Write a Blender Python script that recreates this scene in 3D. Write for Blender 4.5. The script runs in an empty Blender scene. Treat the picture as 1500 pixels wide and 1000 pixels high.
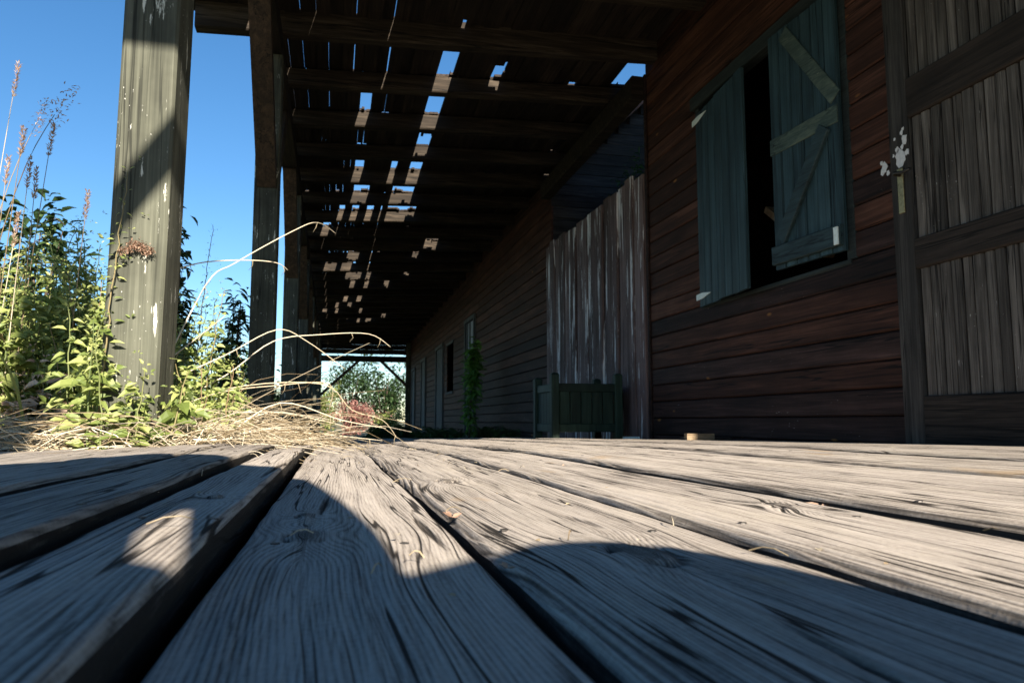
import bpy, math, random
import numpy as np
from mathutils import Vector

# ------------------------------------------------------------------ camera, sky, sun, exposure
scene = bpy.context.scene
COL = scene.collection
rnd = random.Random(7)
nrs = np.random.RandomState(11)

cam_data = bpy.data.cameras.new('camera')
cam = bpy.data.objects.new('camera', cam_data)
COL.objects.link(cam)
scene.camera = cam
cam.location = (0, 0, 0.095)
cam.rotation_euler = (math.radians(90 + 6.071), 0, math.radians(-13.325))
cam_data.sensor_width = 22.3
cam_data.lens = 1100 / 1500 * 22.3
cam_data.clip_start = 0.01
cam_data.clip_end = 3000
cam_data.dof.use_dof = True
cam_data.dof.focus_distance = 1.35
cam_data.dof.aperture_fstop = 10.0

SUN_TO = Vector((0.105, -1.0, 0.42)).normalized()        # from the scene towards the sun
world = bpy.data.worlds.new('World')
scene.world = world
world.use_nodes = True
wn = world.node_tree.nodes
sky = wn.new('ShaderNodeTexSky')
sky.sky_type = 'NISHITA'
sky.sun_disc = False
sky.sun_elevation = math.asin(SUN_TO.z)
sky.sun_rotation = math.atan2(SUN_TO.x, SUN_TO.y)
sky.altitude = 200
sky.air_density = 1.0
sky.dust_density = 0.15
sky.ozone_density = 3.0
hs = wn.new('ShaderNodeHueSaturation')
hs.inputs['Saturation'].default_value = 1.22
world.node_tree.links.new(sky.outputs[0], hs.inputs['Color'])
world.node_tree.links.new(hs.outputs[0], wn['Background'].inputs[0])
wn['Background'].inputs[1].default_value = 0.050

sun_data = bpy.data.lights.new('sun', 'SUN')
sun_data.energy = 5.0
sun_data.angle = math.radians(0.53)
sun_data.color = (1.0, 0.90, 0.77)
sun = bpy.data.objects.new('sun', sun_data)
COL.objects.link(sun)
sun.rotation_euler = SUN_TO.to_track_quat('Z', 'Y').to_euler()

scene.view_settings.view_transform = 'Standard'
scene.view_settings.look = 'None'
scene.view_settings.gamma = 1
scene.view_settings.use_curve_mapping = False
scene.view_settings.exposure = 1.78

# ------------------------------------------------------------------ helpers
W = {}                                                   # world location of every object that parents others


def tag(o, label=None, cat=None, group=None, kind=None):
    if label: o['label'] = label
    if cat: o['category'] = cat
    if group: o['group'] = group
    if kind: o['kind'] = kind
    return o


def thing(name, loc, label, cat, group=None):
    o = bpy.data.objects.new(name, None)
    o.empty_display_size = 0.1
    COL.objects.link(o)
    o.location = loc
    W[o] = Vector(loc)
    return tag(o, label, cat, group)


def mk(name, V, F, mat, parent=None, smooth=False, attr=None, loc=None, ring=None):
    """V in world coordinates; linked as one mesh, as a child of parent if given"""
    base = W.get(parent, Vector((0, 0, 0))) if parent else Vector(loc or (0, 0, 0))
    V = np.asarray(V, dtype=float) - np.array(base)
    me = bpy.data.meshes.new(name)
    me.from_pydata(V.tolist(), [], F if isinstance(F, list) else F.tolist())
    me.materials.append(MAT[mat])
    if attr is not None:
        a = me.attributes.new('tint', 'FLOAT', 'POINT')
        a.data.foreach_set('value', np.asarray(attr, dtype=np.float32))
    if ring is not None:
        a = me.attributes.new('ring', 'FLOAT', 'POINT')
        a.data.foreach_set('value', np.asarray(ring, dtype=np.float32))
    if smooth:
        me.polygons.foreach_set('use_smooth', [True] * len(me.polygons))
    me.update()
    o = bpy.data.objects.new(name, me)
    COL.objects.link(o)
    if parent:
        o.parent = parent
    else:
        o.location = base
    W[o] = base
    return o


def nv(a):
    a = np.asarray(a, float)
    return a / (np.linalg.norm(a) + 1e-12)


def plank_vf(o, L, Wd, N, c=0.005, segs=1, bow=0.0, warp=0.0):
    """a board: o corner, L along its length, Wd across, N thickness (front face at o+N), front edges chamfered"""
    o, L, Wd, N = [np.asarray(a, float) for a in (o, L, Wd, N)]
    w, t = np.linalg.norm(Wd), np.linalg.norm(N)
    w_, n_ = Wd / w, N / t
    c = min(c, w * 0.3, t * 0.45)
    cs = [(0, 0), (w, 0), (w, t - c), (w - c, t), (c, t), (0, t - c)]
    V, F = [], []
    for s in range(segs + 1):
        f = s / segs
        off = n_ * (bow * 4 * f * (1 - f)) + w_ * (warp * math.sin(f * 5 + w * 40))
        for a, b in cs:
            V.append(o + L * f + w_ * a + n_ * b + off)
    for s in range(segs):
        for k in range(6):
            a, b = s * 6 + k, s * 6 + (k + 1) % 6
            F.append((a, b, b + 6, a + 6))
    F.append(tuple(range(5, -1, -1)))
    F.append(tuple(range(segs * 6, segs * 6 + 6)))
    # consistent orientation
    if np.dot(np.cross(L, w_), n_) > 0:
        F = [tuple(reversed(f)) for f in F]
    return V, F


def plank(name, o, L, Wd, N, mat, parent=None, c=0.005, segs=1, bow=0.0, warp=0.0):
    V, F = plank_vf(o, L, Wd, N, c, segs, bow, warp)
    return mk(name, V, F, mat, parent)


def box(name, x0, x1, y0, y1, z0, z1, mat, parent=None, c=0.006, axis='Z'):
    if axis == 'Z':
        return plank(name, (x0, y1, z0), (0, 0, z1 - z0), (x1 - x0, 0, 0), (0, y0 - y1, 0), mat, parent, c)
    if axis == 'X':
        return plank(name, (x0, y1, z0), (x1 - x0, 0, 0), (0, 0, z1 - z0), (0, y0 - y1, 0), mat, parent, c)
    return plank(name, (x1, y0, z0), (0, y1 - y0, 0), (0, 0, z1 - z0), (x0 - x1, 0, 0), mat, parent, c)


def beam(name, a, b, w, h, mat, parent=None, up=(0, 0, 1), c=0.008, segs=1):
    """square timber between two points"""
    a, b = np.asarray(a, float), np.asarray(b, float)
    L = b - a
    s = nv(np.cross(L, up))
    u = nv(np.cross(s, L))
    return plank(name, a - s * w / 2 - u * h / 2, L, s * w, u * h, mat, parent, c, segs)


def tube_vf(pts, r0, r1, sides=5):
    pts = np.asarray(pts, float)
    n = len(pts)
    V, F = [], []
    for i in range(n):
        d = nv(pts[min(i + 1, n - 1)] - pts[max(i - 1, 0)])
        ref = np.array((0.3, 0.1, 1.0)) if abs(d[2]) < 0.9 else np.array((1.0, 0.2, 0))
        s = nv(np.cross(d, ref)); u = np.cross(s, d)
        r = r0 + (r1 - r0) * i / (n - 1)
        for k in range(sides):
            a = 2 * math.pi * k / sides
            V.append(pts[i] + (s * math.cos(a) + u * math.sin(a)) * r)
    for i in range(n - 1):
        for k in range(sides):
            a, b = i * sides + k, i * sides + (k + 1) % sides
            F.append((a, b, b + sides, a + sides))
    F.append(tuple(range(sides - 1, -1, -1)))
    F.append(tuple(range((n - 1) * sides, n * sides)))
    return V, F


class MB:
    """collects geometry for ONE mesh"""
    def __init__(s): s.V, s.F, s.A = [], [], []
    def add(s, V, F, t=0.5):
        b = len(s.V)
        s.V += [tuple(v) for v in V]
        s.F += [tuple(i + b for i in f) for f in F]
        s.A += [t] * len(V)
    def tube(s, pts, r0, r1, sides=5, t=0.5): s.add(*tube_vf(pts, r0, r1, sides), t)
    def leaf(s, p, d, up, ln, wd, droop=0.3, t=0.5, toothed=False):
        """a folded leaf with a midrib: base p, direction d"""
        p, d, up = np.asarray(p, float), nv(d), np.asarray(up, float)
        side = nv(np.cross(d, up)); n = nv(np.cross(side, d))
        m1 = p + d * ln * 0.33 - n * droop * ln * 0.06
        m2 = p + d * ln * 0.68 - n * droop * ln * 0.26
        tip = p + d * ln - n * droop * ln * 0.6
        f = wd * 0.22
        V = [p, m1 + side * wd * .5 + n * f, m1, m1 - side * wd * .5 + n * f,
             m2 + side * wd * .36 + n * f, m2, m2 - side * wd * .36 + n * f, tip]
        F = [(0, 2, 1), (0, 3, 2), (1, 2, 5, 4), (2, 3, 6, 5), (4, 5, 7), (5, 6, 7)]
        s.add(V, F, t)
    def build(s, name, mat, parent=None, smooth=False, loc=None):
        return mk(name, s.V, s.F, mat, parent, smooth, s.A, loc)


def G(y):
    """the deck and the ground fall gently away down the veranda"""
    return -0.0135 * np.maximum(0, np.minimum(y, 40) - 2.0)


# value noise in numpy
def _h(ix, iy, seed):
    h = (ix.astype(np.int64) * 374761393 + iy.astype(np.int64) * 668265263 + seed * 974711) & 0x7fffffff
    h = ((h ^ (h >> 13)) * 1274126177) & 0x7fffffff
    return ((h ^ (h >> 16)) & 0xffff) / 65535.0


def noise(x, y, seed=0):
    x, y = np.broadcast_arrays(np.asarray(x, float), np.asarray(y, float))
    ix, iy = np.floor(x), np.floor(y)
    fx, fy = x - ix, y - iy
    fx, fy = fx * fx * (3 - 2 * fx), fy * fy * (3 - 2 * fy)
    a, b = _h(ix, iy, seed), _h(ix + 1, iy, seed)
    c, d = _h(ix, iy + 1, seed), _h(ix + 1, iy + 1, seed)
    return (a + (b - a) * fx) * (1 - fy) + (c + (d - c) * fx) * fy


# ------------------------------------------------------------------ materials
MAT = {}


class NT:
    def __init__(s, name):
        m = bpy.data.materials.new(name); m.use_nodes = True
        MAT[name] = m
        s.m, s.t = m, m.node_tree
        s.p = s.t.nodes['Principled BSDF']
    def n(s, kind, **kw):
        nd = s.t.nodes.new(kind)
        for k, v in kw.items():
            if isinstance(k, str) and hasattr(nd, k) and not k.startswith('i_'): setattr(nd, k, v)
        return nd
    def l(s, a, b): s.t.links.new(a, b)
    def math(s, op, a, b=None, clamp=False):
        nd = s.n('ShaderNodeMath', operation=op); nd.use_clamp = clamp
        for i, v in enumerate((a, b)):
            if v is None: continue
            if isinstance(v, (int, float)): nd.inputs[i].default_value = v
            else: s.l(v, nd.inputs[i])
        return nd.outputs[0]
    def noise(s, vec, scale, detail=6, rough=0.6, dist=0.0):
        nd = s.n('ShaderNodeTexNoise')
        nd.inputs['Scale'].default_value = scale
        nd.inputs['Detail'].default_value = detail
        nd.inputs['Roughness'].default_value = rough
        nd.inputs['Distortion'].default_value = dist
        s.l(vec, nd.inputs['Vector'])
        return nd.outputs[0]
    def mapping(s, vec, sc):
        nd = s.n('ShaderNodeMapping'); nd.inputs['Scale'].default_value = sc
        s.l(vec, nd.inputs['Vector'])
        return nd.outputs[0]
    def ramp(s, fac, stops):
        nd = s.n('ShaderNodeValToRGB'); e = nd.color_ramp.elements
        while len(e) < len(stops): e.new(0.5)
        for el, (p, c) in zip(e, stops):
            el.position = p; el.color = (*c, 1)
        s.l(fac, nd.inputs[0])
        return nd.outputs[0]
    def mix(s, fac, a, b, mode='MIX'):
        nd = s.n('ShaderNodeMix', data_type='RGBA', blend_type=mode)
        for i, v in ((0, fac), (6, a), (7, b)):
            if isinstance(v, (int, float)): nd.inputs[i].default_value = v
            elif isinstance(v, tuple): nd.inputs[i].default_value = (*v, 1)
            else: s.l(v, nd.inputs[i])
        return nd.outputs[2]
    def bump(s, h, strength, dist=0.004):
        nd = s.n('ShaderNodeBump'); nd.inputs['Strength'].default_value = strength
        nd.inputs['Distance'].default_value = dist
        s.l(h, nd.inputs['Height']); s.l(nd.outputs[0], s.p.inputs['Normal'])


def wood(name, axis, dark, mid, light, across=26, along=1.5, rough=0.8, bump=0.5, var=0.4, paint=None, knots=False,
         stain=0.5, spec=0.25, speck=None):
    t = NT(name)
    tc = t.n('ShaderNodeTexCoord'); oi = t.n('ShaderNodeObjectInfo')
    add = t.n('ShaderNodeVectorMath', operation='ADD')
    r = t.n('ShaderNodeCombineXYZ')
    for i, k in enumerate((37.0, 53.0, 71.0)):
        t.l(t.math('MULTIPLY', oi.outputs['Random'], k), r.inputs[i])
    t.l(tc.outputs['Object'], add.inputs[0]); t.l(r.outputs[0], add.inputs[1])
    vec = add.outputs[0]
    i = 'XYZ'.index(axis)
    sc1 = [across] * 3; sc1[i] = along
    sc2 = [across * 6] * 3; sc2[i] = along * 2.5
    n1 = t.noise(t.mapping(vec, sc1), 1, 5, 0.6, 0.6)
    n2 = t.noise(t.mapping(vec, sc2), 1, 3, 0.6)
    f = t.math('ADD', t.math('MULTIPLY', n1, 0.62), t.math('MULTIPLY', n2, 0.38))
    sc3 = [across * 0.9] * 3; sc3[i] = along * 0.45
    c3 = t.noise(t.mapping(vec, sc3), 1, 3, 0.5)
    g3 = t.noise(t.mapping(vec, [k * 0.5 for k in sc3]), 1, 1, 0.5)
    ck = t.math('MULTIPLY', t.ramp(t.math('ABSOLUTE', t.math('SUBTRACT', c3, 0.5)), [(0.004, (1, 1, 1)), (0.018, (0, 0, 0))]), t.ramp(g3, [(0.48, (0, 0, 0)), (0.56, (1, 1, 1))]))
    f = t.math('SUBTRACT', f, t.math('MULTIPLY', ck, 0.28))
    col = t.ramp(f, [(0.08, tuple(k * 0.3 for k in dark)), (0.31, dark), (0.49, mid), (0.70, light)])
    st = t.noise(vec, 2.3, 5, 0.65)
    col = t.mix(stain, col, t.ramp(st, [(0.3, (0.25, 0.25, 0.25)), (0.62, (1, 1, 1))]), 'MULTIPLY')
    v = t.math('ADD', t.math('MULTIPLY', oi.outputs['Random'], 2 * var), 1 - var)
    g = t.n('ShaderNodeCombineColor')
    for k in range(3): t.l(v, g.inputs[k])
    col = t.mix(1.0, col, g.outputs[0], 'MULTIPLY')
    if knots:
        ks = [1.0] * 3; ks[i] = 0.42
        vo = t.n('ShaderNodeTexVoronoi'); vo.inputs['Scale'].default_value = 7.0
        t.l(t.mapping(vec, ks), vo.inputs['Vector'])
        d = t.math('ADD', vo.outputs['Distance'], t.math('MULTIPLY', n1, 0.14))
        sep = t.n('ShaderNodeSeparateColor'); t.l(vo.outputs['Color'], sep.inputs[0])
        keep = t.math('GREATER_THAN', sep.outputs[0], 0.62)
        kf = t.math('MULTIPLY', t.ramp(d, [(0.10, (1, 1, 1)), (0.17, (0, 0, 0))]), keep)
        col = t.mix(kf, col, (0.30, 0.135, 0.04))
        kc = t.math('MULTIPLY', t.ramp(d, [(0.065, (1, 1, 1)), (0.085, (0, 0, 0))]), keep)
        col = t.mix(kc, col, (0.03, 0.015, 0.01))
    if paint:
        pc, th, ps = paint
        sp = [ps] * 3; sp[i] = ps * (0.07 if name == 'fence_wood' else 0.16)
        pn = t.noise(t.mapping(vec, sp), 1, 8, 0.7)
        pf = t.ramp(pn, [(th, (0, 0, 0)), (th + 0.03, (1, 1, 1))])
        col = t.mix(t.math('MULTIPLY', pf, 0.9), col, pc)
    if speck:                                                            # flecks of old paint and droppings
        sp = [1.0] * 3; sp[i] = 0.45
        s1 = t.noise(t.mapping(vec, sp), 150, 2, 0.5)
        s2 = t.noise(t.mapping(vec, sp), 7, 4, 0.6)
        sf = t.math('ADD', s1, t.math('MULTIPLY', t.math('SUBTRACT', s2, 0.5), 0.55))
        col = t.mix(t.ramp(sf, [(speck, (0, 0, 0)), (speck + 0.03, (0.85, 0.85, 0.85))]), col, (0.58, 0.57, 0.52))
    t.l(col, t.p.inputs['Base Color'])
    t.p.inputs['Roughness'].default_value = rough
    t.p.inputs['Specular IOR Level'].default_value = spec
    t.bump(f, bump)
    return t


def plain(name, c, rough=0.6, metal=0.0, var=0.25, scale=30):
    t = NT(name)
    tc = t.n('ShaderNodeTexCoord')
    n = t.noise(tc.outputs['Object'], scale, 5, 0.65)
    col = t.ramp(n, [(0.3, tuple(k * (1 - var) for k in c)), (0.7, tuple(min(1, k * (1 + var)) for k in c))])
    t.l(col, t.p.inputs['Base Color'])
    t.p.inputs['Roughness'].default_value = rough
    t.p.inputs['Metallic'].default_value = metal
    t.bump(n, 0.2)
    return t


def leafmat(name, a, b, c, trans=0.35, rough=0.5):
    t = NT(name)
    at = t.n('ShaderNodeAttribute'); at.attribute_name = 'tint'
    tc = t.n('ShaderNodeTexCoord')
    n = t.noise(tc.outputs['Object'], 45, 3, 0.6)
    f = t.math('ADD', t.math('MULTIPLY', at.outputs['Fac'], 0.8), t.math('MULTIPLY', n, 0.2))
    col = t.ramp(f, [(0.1, a), (0.5, b), (0.9, c)])
    t.l(col, t.p.inputs['Base Color'])
    t.p.inputs['Roughness'].default_value = rough
    t.p.inputs['Specular IOR Level'].default_value = 0.35
    tr = t.n('ShaderNodeBsdfTranslucent'); t.l(col, tr.inputs[0])
    mx = t.n('ShaderNodeMixShader'); mx.inputs[0].default_value = trans
    t.l(t.p.outputs[0], mx.inputs[1]); t.l(tr.outputs[0], mx.inputs[2])
    t.l(mx.outputs[0], t.t.nodes['Material Output'].inputs[0])
    return t


# weathered deck: the ring lines (metres across the grain) and the checks come with the mesh
t = NT('deck_wood')
tc = t.n('ShaderNodeTexCoord'); oi = t.n('ShaderNodeObjectInfo')
at = t.n('ShaderNodeAttribute'); at.attribute_name = 'tint'
rg = t.n('ShaderNodeAttribute'); rg.attribute_name = 'ring'
ob = tc.outputs['Object']
fine = t.noise(t.mapping(ob, (700, 14, 300)), 1, 4, 0.7)
mid = t.noise(t.mapping(ob, (70, 2.5, 70)), 1, 5, 0.65, 0.4)
blot = t.noise(t.mapping(ob, (6, 2.2, 6)), 1, 7, 0.7)
speck = t.noise(ob, 260, 3, 0.6)
cv = t.n('ShaderNodeCombineXYZ'); sx = t.n('ShaderNodeSeparateXYZ'); t.l(ob, sx.inputs[0])
t.l(t.math('MULTIPLY', rg.outputs['Fac'], 75.0), cv.inputs[0]); t.l(t.math('MULTIPLY', sx.outputs[1], 1.7), cv.inputs[1])
t.l(t.math('MULTIPLY', oi.outputs['Random'], 91.0), cv.inputs[2])
cn = t.noise(cv.outputs[0], 1, 2, 0.45)
gate = t.noise(t.mapping(cv.outputs[0], (0.35, 0.8, 1)), 1, 2, 0.5)
crack = t.math('MULTIPLY', t.ramp(t.math('ABSOLUTE', t.math('SUBTRACT', cn, 0.5)), [(0.004, (1, 1, 1)), (0.022, (0, 0, 0))]), t.ramp(gate, [(0.44, (0, 0, 0)), (0.56, (1, 1, 1))]))
ph = t.math('ADD', t.math('MULTIPLY', rg.outputs['Fac'], 290.0), t.math('MULTIPLY', mid, 1.6))
saw = t.math('PINGPONG', ph, 0.5)
saw = t.math('POWER', t.math('MULTIPLY', saw, 2.0, True), 0.55)
vis = t.ramp(t.noise(t.mapping(ob, (22, 1.6, 22)), 1, 4, 0.6), [(0.35, (0.25, 0.25, 0.25)), (0.65, (1, 1, 1))])
line = t.math('MULTIPLY', t.math('SUBTRACT', 1.0, saw), vis)
f = t.math('SUBTRACT', t.math('ADD', t.math('MULTIPLY', fine, 0.45), t.math('MULTIPLY', mid, 0.50)), t.math('MULTIPLY', line, 0.27))
f = t.math('SUBTRACT', f, t.math('MULTIPLY', crack, 0.55))
f = t.math('ADD', f, t.math('MULTIPLY', t.math('SUBTRACT', at.outputs['Fac'], 0.7), 0.55))
f = t.math('ADD', f, t.math('MULTIPLY', t.math('SUBTRACT', speck, 0.5), 0.18))
col = t.ramp(f, [(0.05, (0.030, 0.026, 0.022)), (0.26, (0.155, 0.136, 0.115)), (0.44, (0.41, 0.37, 0.32)), (0.68, (0.62, 0.565, 0.49))])
col = t.mix(0.6, col, t.ramp(blot, [(0.28, (0.56, 0.54, 0.52)), (0.48, (0.95, 0.91, 0.90)), (0.70, (1, 0.96, 0.88))]), 'MULTIPLY')
rust = t.noise(t.mapping(ob, (9, 3.5, 9)), 1, 3, 0.5)
col = t.mix(t.ramp(rust, [(0.66, (0, 0, 0)), (0.74, (0.55, 0.55, 0.55))]), col, (0.36, 0.24, 0.12))
v = t.math('ADD', t.math('MULTIPLY', oi.outputs['Random'], 0.36), 0.80)
g = t.n('ShaderNodeCombineColor')
for k in range(3): t.l(v, g.inputs[k])
col = t.mix(1.0, col, g.outputs[0], 'MULTIPLY')
t.l(col, t.p.inputs['Base Color'])
t.p.inputs['Roughness'].default_value = 0.85
t.p.inputs['Specular IOR Level'].default_value = 0.2
t.bump(f, 0.9, 0.0022)

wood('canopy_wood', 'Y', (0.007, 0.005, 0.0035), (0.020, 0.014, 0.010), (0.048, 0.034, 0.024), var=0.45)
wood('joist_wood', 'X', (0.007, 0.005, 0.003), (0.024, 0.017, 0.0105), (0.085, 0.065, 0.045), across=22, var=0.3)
wood('post_wood', 'Z', (0.036, 0.038, 0.027), (0.074, 0.077, 0.056), (0.14, 0.142, 0.108), across=24, along=1.0, var=0.08,
     paint=((0.55, 0.55, 0.48), 0.61, 34), stain=0.75, speck=0.76)
wood('brace_wood', 'Z', (0.020, 0.014, 0.010), (0.050, 0.034, 0.022), (0.12, 0.075, 0.045), var=0.3)
wood('red_wood', 'Y', (0.016, 0.007, 0.0045), (0.053, 0.021, 0.0125), (0.125, 0.055, 0.035), across=20, along=1.2, var=0.38,
     rough=0.75, knots=True, spec=0.2, paint=((0.30, 0.27, 0.27), 0.745, 14))
wood('red_wood_dirty', 'Y', (0.009, 0.005, 0.0045), (0.030, 0.0155, 0.0125), (0.080, 0.043, 0.036), across=20, along=1.2, var=0.35,
     rough=0.75, knots=True, spec=0.2, paint=((0.28, 0.28, 0.31), 0.70, 12), speck=0.79)
wood('gable_wood', 'X', (0.010, 0.009, 0.008), (0.030, 0.026, 0.023), (0.075, 0.068, 0.060), var=0.3)
wood('fence_wood', 'Z', (0.055, 0.034, 0.031), (0.14, 0.095, 0.09), (0.24, 0.185, 0.18), across=24, along=0.8, var=0.35,
     paint=((0.75, 0.74, 0.75), 0.56, 13), speck=0.78)
wood('door_wood', 'Z', (0.025, 0.021, 0.018), (0.100, 0.086, 0.073), (0.25, 0.22, 0.19), across=30, along=1.5, var=0.45,
     paint=((0.50, 0.48, 0.46), 0.68, 30), speck=0.78)
wood('door_rail_wood', 'Y', (0.010, 0.008, 0.006), (0.030, 0.022, 0.017), (0.070, 0.052, 0.040), across=30, var=0.25)
wood('door_stile_wood', 'Z', (0.012, 0.011, 0.010), (0.040, 0.036, 0.032), (0.10, 0.09, 0.08), across=30, var=0.1,
     paint=((0.30, 0.30, 0.31), 0.71, 16))
wood('shutter_wood', 'Z', (0.009, 0.021, 0.025), (0.026, 0.055, 0.064), (0.060, 0.112, 0.132), across=22, along=1.1, var=0.15,
     rough=0.55, stain=0.6)
wood('shutter_rail_wood', 'Y', (0.012, 0.022, 0.024), (0.027, 0.050, 0.055), (0.052, 0.09, 0.098), across=24, var=0.1, rough=0.55)
wood('light_band_wood', 'Y', (0.026, 0.044, 0.042), (0.065, 0.098, 0.085), (0.145, 0.180, 0.140), across=18, along=5, var=0.05, paint=((0.36, 0.36, 0.27), 0.66, 40))  # paler green standing in for the bent band of light on the shutter
wood('window_frame_wood', 'Y', (0.010, 0.014, 0.014), (0.022, 0.030, 0.029), (0.045, 0.056, 0.052), var=0.1)
wood('planter_wood', 'Z', (0.005, 0.014, 0.010), (0.012, 0.030, 0.020), (0.034, 0.062, 0.042), across=26, var=0.25, rough=0.6,
     paint=((0.20, 0.24, 0.22), 0.72, 15))
wood('pale_wood', 'X', (0.12, 0.08, 0.045), (0.23, 0.165, 0.10), (0.34, 0.26, 0.17), var=0.1)
wood('grey_door_wood', 'Z', (0.035, 0.040, 0.040), (0.085, 0.095, 0.095), (0.16, 0.175, 0.175), var=0.15,
     paint=((0.35, 0.36, 0.37), 0.70, 10))
plain('hinge_paint', (0.72, 0.80, 0.76), 0.5, 0.0, 0.2, 60)
plain('white_paint', (0.68, 0.67, 0.66), 0.6, 0.0, 0.15, 80)
plain('iron', (0.05, 0.045, 0.04), 0.5, 0.6, 0.4, 60)
plain('brass', (0.34, 0.27, 0.13), 0.45, 0.6, 0.4, 60)
plain('felt', (0.035, 0.033, 0.032), 0.9, 0, 0.3, 12)
plain('tile', (0.16, 0.075, 0.05), 0.8, 0, 0.4, 6)
plain('soil', (0.045, 0.035, 0.025), 0.95, 0, 0.5, 14)
plain('cloth', (0.05, 0.06, 0.09), 0.9, 0, 0.2, 40)
plain('skin', (0.50, 0.31, 0.23), 0.55, 0, 0.08, 20)
plain('hair', (0.05, 0.03, 0.02), 0.6, 0, 0.3, 90)
plain('glass_reflection', (0.55, 0.60, 0.62), 0.15, 0, 0.1, 8)  # bright reflection in the panes put into their colour
leafmat('nettle', (0.060, 0.085, 0.020), (0.165, 0.22, 0.052), (0.42, 0.45, 0.16), 0.42)
leafmat('dark_leaf', (0.012, 0.028, 0.012), (0.028, 0.058, 0.020), (0.060, 0.105, 0.035), 0.28)
leafmat('ivy', (0.015, 0.035, 0.010), (0.035, 0.080, 0.020), (0.075, 0.14, 0.035), 0.3)
leafmat('sapling_leaf', (0.05, 0.12, 0.02), (0.11, 0.26, 0.05), (0.22, 0.42, 0.09), 0.4)
leafmat('red_leaf', (0.20, 0.05, 0.04), (0.36, 0.17, 0.14), (0.48, 0.30, 0.25), 0.35)
leafmat('straw', (0.17, 0.12, 0.065), (0.42, 0.345, 0.225), (0.66, 0.59, 0.46), 0.15, 0.6)
leafmat('seed', (0.22, 0.13, 0.09), (0.40, 0.27, 0.19), (0.58, 0.46, 0.35), 0.2, 0.7)
leafmat('stem', (0.06, 0.09, 0.025), (0.13, 0.15, 0.05), (0.20, 0.13, 0.07), 0.05, 0.6)
leafmat('bark', (0.035, 0.026, 0.018), (0.07, 0.052, 0.036), (0.12, 0.09, 0.065), 0.0, 0.9)

t = NT('ground_soil')
tc = t.n('ShaderNodeTexCoord')
a = t.noise(tc.outputs['Object'], 0.6, 6, 0.6); b = t.noise(tc.outputs['Object'], 24, 6, 0.7)
f = t.math('ADD', t.math('MULTIPLY', a, 0.6), t.math('MULTIPLY', b, 0.4))
t.l(t.ramp(f, [(0.35, (0.040, 0.034, 0.020)), (0.5, (0.065, 0.075, 0.030)), (0.68, (0.16, 0.14, 0.075))]), t.p.inputs['Base Color'])
t.p.inputs['Roughness'].default_value = 0.95
t.bump(b, 0.8, 0.02)

# ------------------------------------------------------------------ ground
xs = np.concatenate([-np.geomspace(2000, 8, 24), np.linspace(-7, 9, 33), np.geomspace(10, 2000, 24)])
ys = np.concatenate([-np.geomspace(2000, 5, 22), np.linspace(-4, 40, 89), np.geomspace(42, 2500, 24)])
gx, gy = np.meshgrid(xs, ys)
gz = G(gy) - 0.065 + (noise(gx * 1.3, gy * 1.3, 3) - 0.5) * 0.05 * (gx < -0.7)
gz = np.where((gx > -1.9) & (gx < 9) & (gy < 9), gz - 0.05, gz)
nx, ny = len(xs), len(ys)
idx = np.arange(nx * ny).reshape(ny, nx)
F = np.stack([idx[:-1, :-1], idx[:-1, 1:], idx[1:, 1:], idx[1:, :-1]], -1).reshape(-1, 4)
tag(mk('ground', np.stack([gx, gy, gz], -1).reshape(-1, 3), F, 'ground_soil'), kind='structure')

# ------------------------------------------------------------------ deck of weathered planks
deck = bpy.data.objects.new('deck', None); COL.objects.link(deck); W[deck] = Vector((0, 0, 0))
tag(deck, kind='structure')


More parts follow.
